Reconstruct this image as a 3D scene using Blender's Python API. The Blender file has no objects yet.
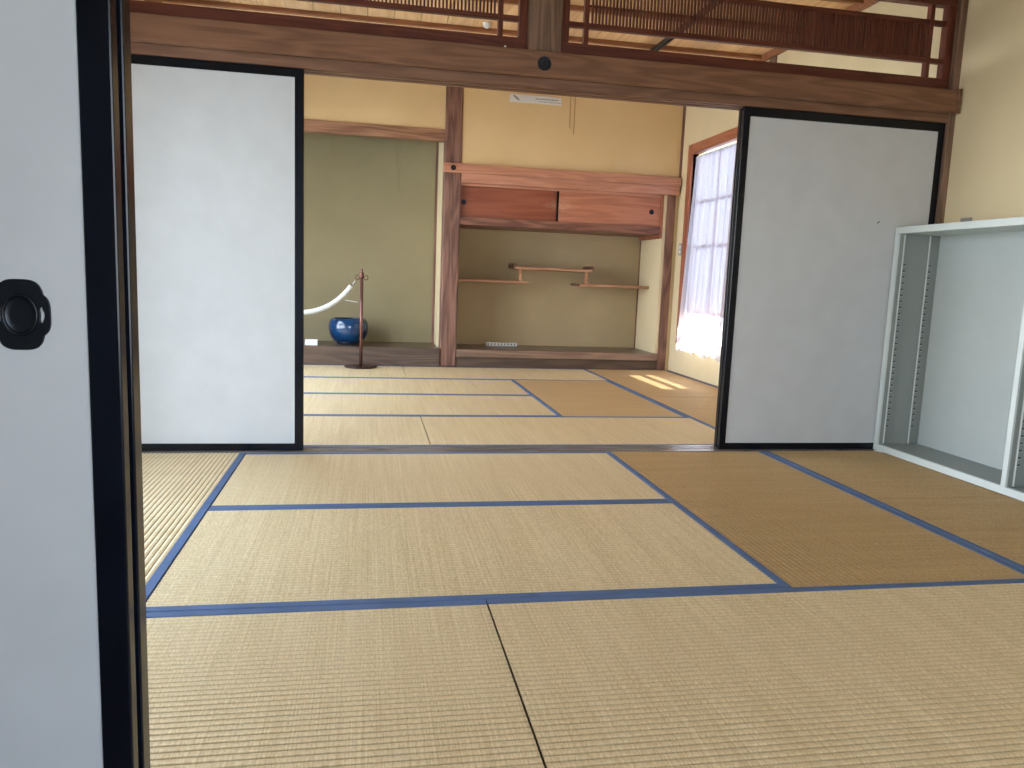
import bpy, bmesh, math, random
from mathutils import Vector, Matrix
random.seed(7)
scene = bpy.context.scene
COL = scene.collection

# ------------------------------------------------------------------ camera
F_PX, YAW, PITCH, ROLL = 773.98, 0.186732, 0.136933, 0.038932
CAM = Vector((0.574834, -3.863778, 0.897658))
cam_data = bpy.data.cameras.new('camera'); cam = bpy.data.objects.new('camera', cam_data)
COL.objects.link(cam)
cam_data.sensor_fit = 'HORIZONTAL'; cam_data.sensor_width = 36.0
cam_data.lens = F_PX / 1024 * 36.0
cam_data.clip_start = 0.02
cy, sy, cp, sp = math.cos(YAW), math.sin(YAW), math.cos(PITCH), math.sin(PITCH)
Fv = Vector((sy*cp, cy*cp, -sp)); Rv = Vector((cy, -sy, 0)); Uv = Rv.cross(Fv)
cr, sr = math.cos(ROLL), math.sin(ROLL)
R2 = cr*Rv + sr*Uv; U2 = -sr*Rv + cr*Uv
rot = Matrix((R2, U2, -Fv)).transposed()
cam.matrix_world = Matrix.Translation(CAM) @ rot.to_4x4()
scene.camera = cam

# ------------------------------------------------------------------ light and exposure
SKY_STRENGTH = 8.0
SUN_ENERGY = 34.0
SUN_DIR = Vector((-1.0, -0.30, -0.90)).normalized()      # direction the light travels
scene.view_settings.view_transform = 'Standard'
scene.view_settings.look = 'None'
scene.view_settings.gamma = 1.0
scene.view_settings.use_curve_mapping = False
scene.view_settings.exposure = 0.57
world = bpy.data.worlds.new('world'); scene.world = world; world.use_nodes = True
wn = world.node_tree.nodes; wl = world.node_tree.links
bg = wn['Background']; bg.inputs['Strength'].default_value = SKY_STRENGTH
# hazy bright sky: slightly bluer towards the zenith, whiter at the horizon
wtc = wn.new('ShaderNodeTexCoord'); wsx = wn.new('ShaderNodeSeparateXYZ'); wrp = wn.new('ShaderNodeValToRGB')
wrp.color_ramp.elements[0].position = 0.0; wrp.color_ramp.elements[0].color = (0.88, 0.94, 1.0, 1)
wrp.color_ramp.elements[1].position = 1.0; wrp.color_ramp.elements[1].color = (0.42, 0.64, 1.0, 1)
wl.new(wtc.outputs['Generated'], wsx.inputs[0]); wl.new(wsx.outputs['Z'], wrp.inputs[0]); wl.new(wrp.outputs[0], bg.inputs['Color'])
sun_d = bpy.data.lights.new('sun', 'SUN'); sun = bpy.data.objects.new('sun', sun_d); COL.objects.link(sun)
sun_d.energy = SUN_ENERGY; sun_d.angle = math.radians(0.5); sun_d.color = (1.0, 0.96, 0.90)
sun.rotation_euler = SUN_DIR.to_track_quat('-Z', 'Y').to_euler()
sun.location = (8, 2, 8)

def portal(name, loc, normal, w, h):
    d = bpy.data.lights.new(name, 'AREA'); o = bpy.data.objects.new(name, d); COL.objects.link(o)
    d.shape = 'RECTANGLE'; d.size = w; d.size_y = h
    d.cycles.is_portal = True
    o.location = loc; o.rotation_euler = Vector(normal).to_track_quat('-Z', 'Y').to_euler()
portal('portal_front_room_window', (-1.10, -1.29, 0.99), (1, 0, 0), 1.62, 1.92)
portal('portal_back_room_window', (-1.10, 1.85, 1.12), (1, 0, 0), 3.2, 2.2)
portal('portal_hall_window', (1.6, -5.15, 1.15), (0, 1, 0), 1.8, 1.3)
portal('portal_curtained_window', (3.80, 2.98, 1.25), (-1, 0, 0), 0.95, 1.9)

# ------------------------------------------------------------------ materials
def srgb(r, g, b):
    f = lambda c: (c/255/12.92) if c/255 <= 0.04045 else ((c/255+0.055)/1.055)**2.4
    return (f(r), f(g), f(b), 1.0)

def newmat(name):
    m = bpy.data.materials.new(name); m.use_nodes = True
    n = m.node_tree.nodes; l = m.node_tree.links
    return m, n, l, n['Principled BSDF']

def coords(n, l, scale, offset_random=True):
    tc = n.new('ShaderNodeTexCoord'); mp = n.new('ShaderNodeMapping')
    mp.inputs['Scale'].default_value = scale
    l.new(tc.outputs['Object'], mp.inputs['Vector'])
    if offset_random:
        oi = n.new('ShaderNodeObjectInfo'); mu = n.new('ShaderNodeMath'); mu.operation = 'MULTIPLY'
        mu.inputs[1].default_value = 17.0
        l.new(oi.outputs['Random'], mu.inputs[0])
        l.new(mu.outputs[0], mp.inputs['Location'])
    return mp

def ramp(n, l, src, c0, c1, p0=0.3, p1=0.7):
    r = n.new('ShaderNodeValToRGB')
    r.color_ramp.elements[0].color = c0; r.color_ramp.elements[0].position = p0
    r.color_ramp.elements[1].color = c1; r.color_ramp.elements[1].position = p1
    l.new(src, r.inputs[0]); return r

def wood(name, dark, light, axis='x', rough=0.45, ring=9.0, spec=0.4, coat=0.0, fine=1.0):
    m, n, l, b = newmat(name)
    s = {'x': (0.10, 1, 1), 'y': (1, 0.10, 1), 'z': (1, 1, 0.10)}[axis]
    mp = coords(n, l, s)
    nz = n.new('ShaderNodeTexNoise'); nz.inputs['Scale'].default_value = ring; nz.inputs['Detail'].default_value = 2
    nz.inputs['Distortion'].default_value = 0.3
    l.new(mp.outputs[0], nz.inputs['Vector'])
    mul = n.new('ShaderNodeMath'); mul.operation = 'MULTIPLY'; mul.inputs[1].default_value = 46.0
    l.new(nz.outputs['Fac'], mul.inputs[0])
    sn = n.new('ShaderNodeMath'); sn.operation = 'SINE'; l.new(mul.outputs[0], sn.inputs[0])
    ma = n.new('ShaderNodeMath'); ma.operation = 'MULTIPLY_ADD'; ma.inputs[1].default_value = 0.30; ma.inputs[2].default_value = 0.5
    l.new(sn.outputs[0], ma.inputs[0])
    s2 = {'x': (2.0, 60, 60), 'y': (60, 2.0, 60), 'z': (60, 60, 2.0)}[axis]
    mp2 = coords(n, l, s2)
    nf = n.new('ShaderNodeTexNoise'); nf.inputs['Scale'].default_value = 2.2; nf.inputs['Detail'].default_value = 3
    l.new(mp2.outputs[0], nf.inputs['Vector'])
    mx = n.new('ShaderNodeMath'); mx.operation = 'MULTIPLY_ADD'; mx.inputs[1].default_value = 0.7*fine; 
    l.new(nf.outputs['Fac'], mx.inputs[0])
    hal = n.new('ShaderNodeMath'); hal.operation = 'MULTIPLY_ADD'; hal.inputs[1].default_value = 0.6; hal.inputs[2].default_value = -0.15
    l.new(ma.outputs[0], hal.inputs[0]); l.new(hal.outputs[0], mx.inputs[2])
    r = ramp(n, l, mx.outputs[0], dark, light, 0.2, 0.8)
    l.new(r.outputs[0], b.inputs['Base Color'])
    b.inputs['Roughness'].default_value = rough
    b.inputs['Specular IOR Level'].default_value = spec
    b.inputs['Coat Weight'].default_value = coat; b.inputs['Coat Roughness'].default_value = 0.2
    bp = n.new('ShaderNodeBump'); bp.inputs['Strength'].default_value = 0.12; bp.inputs['Distance'].default_value = 0.002
    l.new(mx.outputs[0], bp.inputs['Height']); l.new(bp.outputs[0], b.inputs['Normal'])
    return m

def plaster(name, c0, c1, rough=0.9):
    m, n, l, b = newmat(name)
    mp = coords(n, l, (1, 1, 1))
    a = n.new('ShaderNodeTexNoise'); a.inputs['Scale'].default_value = 1.6; a.inputs['Detail'].default_value = 4
    l.new(mp.outputs[0], a.inputs['Vector'])
    r = ramp(n, l, a.outputs['Fac'], c0, c1, 0.3, 0.7); l.new(r.outputs[0], b.inputs['Base Color'])
    f = n.new('ShaderNodeTexNoise'); f.inputs['Scale'].default_value = 260; f.inputs['Detail'].default_value = 2
    l.new(mp.outputs[0], f.inputs['Vector'])
    bp = n.new('ShaderNodeBump'); bp.inputs['Strength'].default_value = 0.15; bp.inputs['Distance'].default_value = 0.002
    l.new(f.outputs['Fac'], bp.inputs['Height']); l.new(bp.outputs[0], b.inputs['Normal'])
    b.inputs['Roughness'].default_value = rough; b.inputs['Specular IOR Level'].default_value = 0.2
    return m

def plain(name, col, rough=0.5, metal=0.0, spec=0.5, coat=0.0, var=0.06):
    m, n, l, b = newmat(name)
    mp = coords(n, l, (1, 1, 1))
    a = n.new('ShaderNodeTexNoise'); a.inputs['Scale'].default_value = 9; a.inputs['Detail'].default_value = 3
    l.new(mp.outputs[0], a.inputs['Vector'])
    c0 = tuple(c*(1-var) for c in col[:3])+(1,); c1 = tuple(min(1, c*(1+var)) for c in col[:3])+(1,)
    r = ramp(n, l, a.outputs['Fac'], c0, c1); l.new(r.outputs[0], b.inputs['Base Color'])
    b.inputs['Roughness'].default_value = rough; b.inputs['Metallic'].default_value = metal
    b.inputs['Specular IOR Level'].default_value = spec
    b.inputs['Coat Weight'].default_value = coat; b.inputs['Coat Roughness'].default_value = 0.12
    return m

def tatami_mat_material(name, c0, c1):
    m, n, l, b = newmat(name)
    mp = coords(n, l, (260, 1.5, 1))               # strands run across the width (local y)
    a = n.new('ShaderNodeTexNoise'); a.inputs['Scale'].default_value = 1.0; a.inputs['Detail'].default_value = 2
    l.new(mp.outputs[0], a.inputs['Vector'])
    mp1 = coords(n, l, (240, 75, 1))               # short visible pieces of each strand on a rib
    a1 = n.new('ShaderNodeTexNoise'); a1.inputs['Scale'].default_value = 1.0; a1.inputs['Detail'].default_value = 1
    l.new(mp1.outputs[0], a1.inputs['Vector'])
    mp2 = coords(n, l, (14, 1.5, 1))
    a2 = n.new('ShaderNodeTexNoise'); a2.inputs['Scale'].default_value = 1.0; a2.inputs['Detail'].default_value = 4
    l.new(mp2.outputs[0], a2.inputs['Vector'])
    s1 = n.new('ShaderNodeMath'); s1.operation = 'MULTIPLY_ADD'; s1.inputs[1].default_value = 0.45
    l.new(a.outputs['Fac'], s1.inputs[0])
    s2 = n.new('ShaderNodeMath'); s2.operation = 'MULTIPLY_ADD'; s2.inputs[1].default_value = 0.5
    l.new(a1.outputs['Fac'], s2.inputs[0])
    s3 = n.new('ShaderNodeMath'); s3.operation = 'MULTIPLY'; s3.inputs[1].default_value = 0.2
    l.new(a2.outputs['Fac'], s3.inputs[0])
    l.new(s3.outputs[0], s2.inputs[2]); l.new(s2.outputs[0], s1.inputs[2])
    r = ramp(n, l, s1.outputs[0], c0, c1, 0.40, 0.76)
    # darker lines in the valleys between the ribs
    um = n.new('ShaderNodeUVMap'); um.uv_map = 'weave'; us = n.new('ShaderNodeSeparateXYZ'); l.new(um.outputs[0], us.inputs[0])
    pp = n.new('ShaderNodeMath'); pp.operation = 'PINGPONG'; pp.inputs[1].default_value = 0.5; l.new(us.outputs['Y'], pp.inputs[0])
    mr = n.new('ShaderNodeMapRange'); mr.interpolation_type = 'SMOOTHSTEP'; mr.inputs['From Min'].default_value = 0.03; mr.inputs['From Max'].default_value = 0.16
    mr.inputs['To Min'].default_value = 0.72; mr.inputs['To Max'].default_value = 1.0; l.new(pp.outputs[0], mr.inputs['Value'])
    gm = n.new('ShaderNodeMixRGB'); gm.blend_type = 'MULTIPLY'; gm.inputs[0].default_value = 1.0; l.new(r.outputs[0], gm.inputs[1]); l.new(mr.outputs[0], gm.inputs[2])
    l.new(gm.outputs[0], b.inputs['Base Color'])
    b.inputs['Roughness'].default_value = 0.50; b.inputs['Specular IOR Level'].default_value = 0.6
    b.inputs['Metallic'].default_value = 0.35; b.inputs['Anisotropic'].default_value = 0.85
    tg = n.new('ShaderNodeTangent'); tg.direction_type = 'UV_MAP'; tg.uv_map = 'weave'
    l.new(tg.outputs[0], b.inputs['Tangent'])
    bp = n.new('ShaderNodeBump'); bp.inputs['Strength'].default_value = 0.15; bp.inputs['Distance'].default_value = 0.001
    l.new(s1.outputs[0], bp.inputs['Height']); l.new(bp.outputs[0], b.inputs['Normal'])
    return m

def glass_thin(name):
    m, n, l, b = newmat(name); n.remove(b); out = n['Material Output']
    t = n.new('ShaderNodeBsdfTransparent'); g = n.new('ShaderNodeBsdfGlossy'); g.inputs['Roughness'].default_value = 0.02
    fr = n.new('ShaderNodeLayerWeight'); fr.inputs['Blend'].default_value = 0.5
    pw = n.new('ShaderNodeMath'); pw.operation = 'POWER'; pw.inputs[1].default_value = 5.0; l.new(fr.outputs['Facing'], pw.inputs[0])
    ad = n.new('ShaderNodeMath'); ad.operation = 'MULTIPLY_ADD'; ad.inputs[1].default_value = 0.5; ad.inputs[2].default_value = 0.03; l.new(pw.outputs[0], ad.inputs[0])
    mx = n.new('ShaderNodeMixShader'); l.new(ad.outputs[0], mx.inputs[0]); l.new(t.outputs[0], mx.inputs[1]); l.new(g.outputs[0], mx.inputs[2])
    l.new(mx.outputs[0], out.inputs[0]); return m

def sheer(name, col, transp, transl):
    m, n, l, b = newmat(name); n.remove(b); out = n['Material Output']
    t = n.new('ShaderNodeBsdfTransparent'); tr = n.new('ShaderNodeBsdfTranslucent'); d = n.new('ShaderNodeBsdfDiffuse')
    mp = coords(n, l, (1, 1, 1)); nz = n.new('ShaderNodeTexNoise'); nz.inputs['Scale'].default_value = 60
    l.new(mp.outputs[0], nz.inputs['Vector'])
    c0 = tuple(c*0.94 for c in col[:3])+(1,)
    r = ramp(n, l, nz.outputs['Fac'], c0, col); l.new(r.outputs[0], tr.inputs[0]); l.new(r.outputs[0], d.inputs[0])
    m1 = n.new('ShaderNodeMixShader'); m1.inputs[0].default_value = transl; l.new(d.outputs[0], m1.inputs[1]); l.new(tr.outputs[0], m1.inputs[2])
    m2 = n.new('ShaderNodeMixShader'); m2.inputs[0].default_value = transp; l.new(m1.outputs[0], m2.inputs[1]); l.new(t.outputs[0], m2.inputs[2])
    l.new(m2.outputs[0], out.inputs[0]); return m

def figured_door(name, dark, light, pale, side):
    """cabinet door wood with a pale flame figure at its meeting edge"""
    m = wood(name, dark, light, 'x', 0.38, 5.0)
    n = m.node_tree.nodes; l = m.node_tree.links; b = n['Principled BSDF']
    old = b.inputs['Base Color'].links[0].from_socket
    tc = n.new('ShaderNodeTexCoord'); sx = n.new('ShaderNodeSeparateXYZ'); l.new(tc.outputs['Object'], sx.inputs[0])
    def mth(op, a, bb=None, c=None):
        k = n.new('ShaderNodeMath'); k.operation = op
        for i, v in enumerate((a, bb, c)):
            if v is None: continue
            if isinstance(v, (int, float)): k.inputs[i].default_value = v
            else: l.new(v, k.inputs[i])
        return k.outputs[0]
    dx = mth('ABSOLUTE', mth('SUBTRACT', sx.outputs['X'], 0.50*side))
    dz = mth('ABSOLUTE', mth('SUBTRACT', sx.outputs['Z'], 0.155))
    dist = mth('ADD', mth('DIVIDE', dx, 0.19), mth('DIVIDE', dz, 0.065))
    nzd = n.new('ShaderNodeTexNoise'); nzd.inputs['Scale'].default_value = 14.0; nzd.inputs['Detail'].default_value = 3; l.new(tc.outputs['Object'], nzd.inputs['Vector'])
    dist = mth('ADD', dist, mth('MULTIPLY', mth('SUBTRACT', nzd.outputs['Fac'], 0.5), 1.1))
    rings = mth('SINE', mth('MULTIPLY', dist, 22.0))
    mask = mth('MULTIPLY', mth('LESS_THAN', dist, 1.0), mth('SUBTRACT', 1.25, dist))
    fac = mth('MULTIPLY', mask, mth('MULTIPLY_ADD', rings, 0.2, 0.24))
    mx = n.new('ShaderNodeMixRGB'); l.new(fac, mx.inputs[0]); l.new(old, mx.inputs[1]); mx.inputs[2].default_value = pale
    l.new(mx.outputs[0], b.inputs['Base Color'])
    return m

MAT = dict(
    plaster=plaster('cream_sand_plaster', srgb(216, 199, 160), srgb(225, 209, 171)),
    plaster_alcove=plaster('ochre_alcove_plaster', srgb(222, 192, 142), srgb(230, 202, 154)),
    plaster_olive=plaster('olive_alcove_plaster', srgb(140, 130, 100), srgb(152, 141, 110)),
    plaster_drab=plaster('drab_alcove_plaster', srgb(168, 150, 116), srgb(180, 162, 126)),
    plaster_white=plaster('white_plaster', srgb(208, 214, 224), srgb(218, 224, 232)),
    beam_x=wood('brown_cedar_beam', srgb(108, 74, 54), srgb(136, 98, 74), 'x', 0.5),
    beam_y=wood('brown_cedar_beam_deep', srgb(108, 74, 54), srgb(136, 98, 74), 'y', 0.5),
    post_z=wood('grey_brown_post', srgb(96, 74, 60), srgb(142, 112, 92), 'z', 0.55),
    pillar_z=wood('alcove_pillar_wood', srgb(92, 62, 52), srgb(146, 108, 92), 'z', 0.5, 7.0),
    lattice=wood('red_brown_lattice', srgb(82, 38, 28), srgb(110, 56, 42), 'x', 0.45),
    lattice_z=wood('red_brown_lattice_upright', srgb(82, 38, 28), srgb(110, 56, 42), 'z', 0.45),
    redwood_x=wood('reddish_cedar', srgb(178, 122, 98), srgb(204, 148, 120), 'x', 0.35, 6.0),
    redwood_y=wood('reddish_cedar_deep', srgb(138, 78, 56), srgb(184, 116, 86), 'y', 0.35, 6.0),
    redwood_z=wood('reddish_cedar_upright', srgb(138, 78, 56), srgb(184, 116, 86), 'z', 0.35, 6.0),
    platform=wood('dark_alcove_floor', srgb(70, 56, 48), srgb(104, 84, 70), 'x', 0.28, 6.0, 0.5),
    sill=wood('grey_worn_sill', srgb(96, 88, 84), srgb(140, 130, 124), 'x', 0.22, 9.0, 0.6),
    shelf=wood('shelf_wood', srgb(150, 104, 76), srgb(190, 142, 106), 'x', 0.4),
    shelf_dark=wood('shelf_end_wood', srgb(80, 50, 40), srgb(116, 76, 62), 'y', 0.4),
    ceil=wood('pale_cedar_ceiling', srgb(222, 176, 126), srgb(244, 206, 160), 'y', 0.55, 5.0),
    ceil_x=wood('cedar_batten', srgb(132, 84, 56), srgb(166, 112, 78), 'x', 0.5),
    hallfloor=wood('hall_floor_wood', srgb(96, 74, 56), srgb(128, 102, 80), 'x', 0.35),
    lacquer=plain('black_lacquer', (0.003, 0.0045, 0.009, 1), 0.22, 0, 0.3, 0.0, 0.25),
    paper=plain('fusuma_paper', srgb(196, 199, 200), 0.8, 0, 0.25, 0, 0.03),
    iron=plain('blackened_iron', (0.014, 0.018, 0.024, 1), 0.38, 0.6, 0.5, 0, 0.3),
    heri=plain('blue_cloth_border', srgb(86, 106, 138), 0.75, 0, 0.25, 0, 0.12),
    straw_core=plain('mat_edge_straw', srgb(120, 96, 64), 0.9),
    tatami=tatami_mat_material('woven_rush', srgb(214, 188, 138), srgb(248, 228, 184)),
    tatami_shaded=tatami_mat_material('shaded_woven_rush', srgb(174, 140, 92), srgb(212, 180, 128)),  # browner copy: how dark the weave looks in this light, put into the colour
    tatami_half_shaded=tatami_mat_material('half_shaded_woven_rush', srgb(192, 158, 108), srgb(228, 198, 148)),  # milder copy for the back room, the weave's shading again in the colour
    steel=plain('light_grey_enamel', srgb(206, 214, 210), 0.42, 0, 0.5, 0, 0.02),
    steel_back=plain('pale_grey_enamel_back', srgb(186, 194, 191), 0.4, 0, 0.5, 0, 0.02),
    steel_inner=plain('darker_grey_inside', srgb(142, 148, 143), 0.45, 0, 0.5, 0, 0.02),
    slot=plain('slot_dark', srgb(70, 74, 72), 0.6),
    slot_lit=plain('bare_steel_lip', srgb(200, 204, 204), 0.3, 0.7),
    bronze_dark=plain('dark_bronze', srgb(58, 40, 38), 0.2, 0.4, 0.5, 0, 0.1),
    bronze=plain('brown_bronze', srgb(112, 76, 68), 0.25, 0.5, 0.5, 0, 0.1),
    rope=plain('white_rope', srgb(204, 206, 202), 0.7, 0, 0.3, 0, 0.05),
    chrome=plain('bright_metal', srgb(190, 190, 188), 0.25, 0.9),
    glaze=plain('cobalt_glaze', srgb(10, 56, 96), 0.10, 0, 0.6, 0.6, 0.35),
    glaze_dark=plain('dark_foot_glaze', srgb(20, 30, 44), 0.3, 0, 0.5, 0, 0.2),
    card=plain('white_card', srgb(226, 226, 224), 0.6, 0, 0.3, 0, 0.02),
    ink=plain('grey_ink', srgb(150, 152, 150), 0.7),
    black_ink=plain('black_plastic', srgb(26, 26, 28), 0.5),
    wire=plain('thin_wire', srgb(140, 122, 92), 0.5),
    blue_pull=plain('dark_blue_pull', srgb(18, 26, 44), 0.3, 0.4),
    glass=glass_thin('clear_glass'),
    frosted=sheer('frosted_glass', srgb(148, 150, 158), 0.0, 0.9),
    curtain=sheer('sheer_white_curtain', srgb(226, 224, 232), 0.30, 0.6),
    gravel=plain('pale_gravel', srgb(140, 142, 138), 0.95),
    greyplastic=plain('grey_plastic', srgb(150, 150, 146), 0.5),
)
_m = MAT['ceil']; _n = _m.node_tree.nodes; _l = _m.node_tree.links; _b = _n['Principled BSDF']
_old = _b.inputs['Base Color'].links[0].from_socket; _oi = _n.new('ShaderNodeObjectInfo'); _hs = _n.new('ShaderNodeHueSaturation')
_mr = _n.new('ShaderNodeMapRange'); _mr.inputs['To Min'].default_value = 0.82; _mr.inputs['To Max'].default_value = 1.05
_l.new(_oi.outputs['Random'], _mr.inputs['Value']); _l.new(_mr.outputs[0], _hs.inputs['Value']); _l.new(_old, _hs.inputs['Color']); _l.new(_hs.outputs[0], _b.inputs['Base Color'])
cabinet_door_left = figured_door('figured_door_a', srgb(132, 68, 46), srgb(160, 92, 64), srgb(222, 178, 146), 1)
cabinet_door_right = figured_door('figured_door_b', srgb(166, 104, 78), srgb(196, 132, 102), srgb(228, 186, 154), -1)

# ------------------------------------------------------------------ mesh helpers
ORIG = {}
def bx(bm, x0, x1, y0, y1, z0, z1, bev=0.0):
    vs = [bm.verts.new(p) for p in ((x0,y0,z0),(x1,y0,z0),(x1,y1,z0),(x0,y1,z0),(x0,y0,z1),(x1,y0,z1),(x1,y1,z1),(x0,y1,z1))]
    fs = [bm.faces.new([vs[i] for i in q]) for q in ((3,2,1,0),(4,5,6,7),(0,1,5,4),(1,2,6,5),(2,3,7,6),(3,0,4,7))]
    if bev > 0:
        es = list({e for f in fs for e in f.edges})
        bmesh.ops.bevel(bm, geom=es, offset=bev, segments=2, profile=0.5, affect='EDGES')
def lathe(bm, prof, cx, cy_, seg=32, cap=True):
    rings = []
    for r, z in prof:
        rings.append([bm.verts.new((cx+r*math.cos(2*math.pi*i/seg), cy_+r*math.sin(2*math.pi*i/seg), z)) for i in range(seg)])
    for a, b in zip(rings, rings[1:]):
        for i in range(seg):
            j = (i+1) % seg
            bm.faces.new((a[i], a[j], b[j], b[i]))
    if cap:
        bm.faces.new(list(reversed(rings[0]))); bm.faces.new(rings[-1])
def tube(bm, pts, r, seg=8, radii=None, close=False):
    rings = []; n = len(pts); pts = [Vector(p) for p in pts]
    up = Vector((0, 0, 1)); prev = None
    for i, p in enumerate(pts):
        if close: t = (pts[(i+1) % n]-pts[i-1]).normalized()
        else: t = (pts[min(i+1, n-1)]-pts[max(i-1, 0)]).normalized()
        if prev is None:
            a = t.cross(up) if abs(t.dot(up)) < .95 else t.cross(Vector((1, 0, 0)))
        else:
            a = prev - t*prev.dot(t)
        a.normalize(); prev = a; b = t.cross(a)
        rr = radii[i] if radii else r
        rings.append([bm.verts.new(p+rr*(math.cos(2*math.pi*k/seg)*a+math.sin(2*math.pi*k/seg)*b)) for k in range(seg)])
    m = n if close else n-1
    for i in range(m):
        A, B = rings[i], rings[(i+1) % n]
        for k in range(seg):
            j = (k+1) % seg; bm.faces.new((A[k], A[j], B[j], B[k]))
    if not close:
        bm.faces.new(list(reversed(rings[0]))); bm.faces.new(rings[-1])
def cyl_y(bm, cx, cz, y0, y1, r, seg=24):
    a = [bm.verts.new((cx+r*math.cos(2*math.pi*i/seg), y0, cz+r*math.sin(2*math.pi*i/seg))) for i in range(seg)]
    b = [bm.verts.new((v.co.x, y1, v.co.z)) for v in a]
    for i in range(seg):
        j = (i+1) % seg; bm.faces.new((a[i], a[j], b[j], b[i]))
    bm.faces.new(list(reversed(a))); bm.faces.new(b)
def prism_y(bm, poly, y0, y1):
    a = [bm.verts.new((x, y0, z)) for x, z in poly]; b = [bm.verts.new((x, y1, z)) for x, z in poly]
    k = len(poly)
    for i in range(k):
        j = (i+1) % k; bm.faces.new((a[i], a[j], b[j], b[i]))
    bm.faces.new(list(reversed(a))); bm.faces.new(b)
def prism_x(bm, poly, x0, x1):
    a = [bm.verts.new((x0, y, z)) for y, z in poly]; b = [bm.verts.new((x1, y, z)) for y, z in poly]
    k = len(poly)
    for i in range(k):
        j = (i+1) % k; bm.faces.new((a[i], a[j], b[j], b[i]))
    bm.faces.new(list(reversed(a))); bm.faces.new(b)

def root(name, loc, label=None, cat=None, group=None, kind=None):
    o = bpy.data.objects.new(name, None); COL.objects.link(o); o.location = loc
    o.empty_display_size = 0.1
    ORIG[o] = Vector(loc); tag(o, label, cat, group, kind); return o
def tag(o, label=None, cat=None, group=None, kind=None):
    if label: o['label'] = label
    if cat: o['category'] = cat
    if group: o['group'] = group
    if kind: o['kind'] = kind
    return o
def mk(name, bm, mat, parent=None, smooth=False, label=None, cat=None, group=None, kind=None):
    bmesh.ops.recalc_face_normals(bm, faces=bm.faces)
    xs = [v.co.x for v in bm.verts]; ys = [v.co.y for v in bm.verts]; zs = [v.co.z for v in bm.verts]
    o = Vector(((min(xs)+max(xs))/2, (min(ys)+max(ys))/2, min(zs)))
    for v in bm.verts: v.co -= o
    me = bpy.data.meshes.new(name); bm.to_mesh(me); bm.free()
    me.materials.append(MAT[mat] if isinstance(mat, str) else mat)
    if smooth:
        for p in me.polygons: p.use_smooth = True
    ob = bpy.data.objects.new(name, me); COL.objects.link(ob)
    ORIG[ob] = o
    if parent is not None:
        ob.parent = parent; ob.location = o - ORIG[parent]
    else: ob.location = o
    return tag(ob, label, cat, group, kind)
def boxes(name, lst, mat, parent=None, bev=0.0, **kw):
    bm = bmesh.new()
    for b in lst: bx(bm, *b, bev)
    return mk(name, bm, mat, parent, **kw)
def clone(src, world, parent=None):
    o = src.copy(); COL.objects.link(o); w = Vector(world); ORIG[o] = w
    if parent is not None: o.parent = parent; o.location = w-ORIG[parent]
    else: o.parent = None; o.location = w
    return o
def clone_tree(src, delta, parent=None):
    o = clone(src, ORIG[src]+Vector(delta), parent)
    for ch in [c for c in ORIG if c.parent == src]: clone_tree(ch, delta, o)
    return o

W = 0.91
XL, XR = -0.91, 3.64            # mat field
WL = -0.935                     # inner face of the left walls
WR1, WR2 = 3.705, 3.66           # inner faces of the right walls (front, back room)
YB = 3.70                       # back edge of the mats
CEIL = 2.725
YN = -2.73                      # near edge of the mats

# ------------------------------------------------------------------ floors and mats
def mat_mesh(name, length, width, mat='tatami'):
    """rush cover with ribs along the length; strands across (uv for the sheen direction)"""
    bm = bmesh.new(); uv = bm.loops.layers.uv.new('weave')
    hl, hw, b = length/2-0.0022, width/2-0.0016, 0.030
    y0, y1 = -hw+b-0.002, hw-b+0.002
    nrib = int(round((y1-y0)/0.0200)); p = (y1-y0)/nrib
    ys = []
    for i in range(nrib):
        a = y0+i*p
        ys += [(a, -0.0034), (a+0.15*p, -0.0010), (a+0.32*p, -0.0001), (a+0.68*p, -0.0001), (a+0.85*p, -0.0010)]
    ys.append((y1, -0.0034))
    L = [bm.verts.new((-hl, y, z)) for y, z in ys]; R = [bm.verts.new((hl, y, z)) for y, z in ys]
    for i in range(len(ys)-1): bm.faces.new((L[i], R[i], R[i+1], L[i+1]))
    # straw body below and the two folded ends
    for xe in (-hl, hl):
        top = L if xe < 0 else R
        lo = [bm.verts.new((xe, y0, -0.05)), bm.verts.new((xe, y1, -0.05))]
        bm.faces.new([lo[0]]+list(top)+[lo[1]])
    a = bm.verts.new((-hl, y0, -0.05)); c = bm.verts.new((hl, y0, -0.05)); d = bm.verts.new((hl, y1, -0.05)); e = bm.verts.new((-hl, y1, -0.05))
    bm.faces.new((a, e, d, c))
    bmesh.ops.remove_doubles(bm, verts=bm.verts, dist=1e-5)
    bmesh.ops.recalc_face_normals(bm, faces=bm.faces)
    for f in bm.faces:
        for lp in f.loops: lp[uv].uv = (lp.vert.co.x, (lp.vert.co.y-y0)/p)
    me = bpy.data.meshes.new(name); bm.to_mesh(me); bm.free(); me.materials.append(MAT[mat]); return me
def border_mesh(length, width):
    bm = bmesh.new(); hl = length/2-0.0022; hw = width/2-0.0016
    prof = [(hw, -0.05), (hw, -0.0015), (hw-0.0018, 0.0011), (hw-0.0285, 0.0011), (hw-0.0300, -0.0008), (hw-0.0300, -0.012)]
    a = [bm.verts.new((-hl, y, z)) for y, z in prof]; c = [bm.verts.new((hl, y, z)) for y, z in prof]
    for i in range(len(prof)-1): bm.faces.new((a[i], c[i], c[i+1], a[i+1]))
    bm.faces.new(a); bm.faces.new(list(reversed(c)))
    bmesh.ops.recalc_face_normals(bm, faces=bm.faces)
    me = bpy.data.meshes.new('cloth_border'); bm.to_mesh(me); bm.free(); me.materials.append(MAT['heri']); return me
MESH = {}
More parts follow.
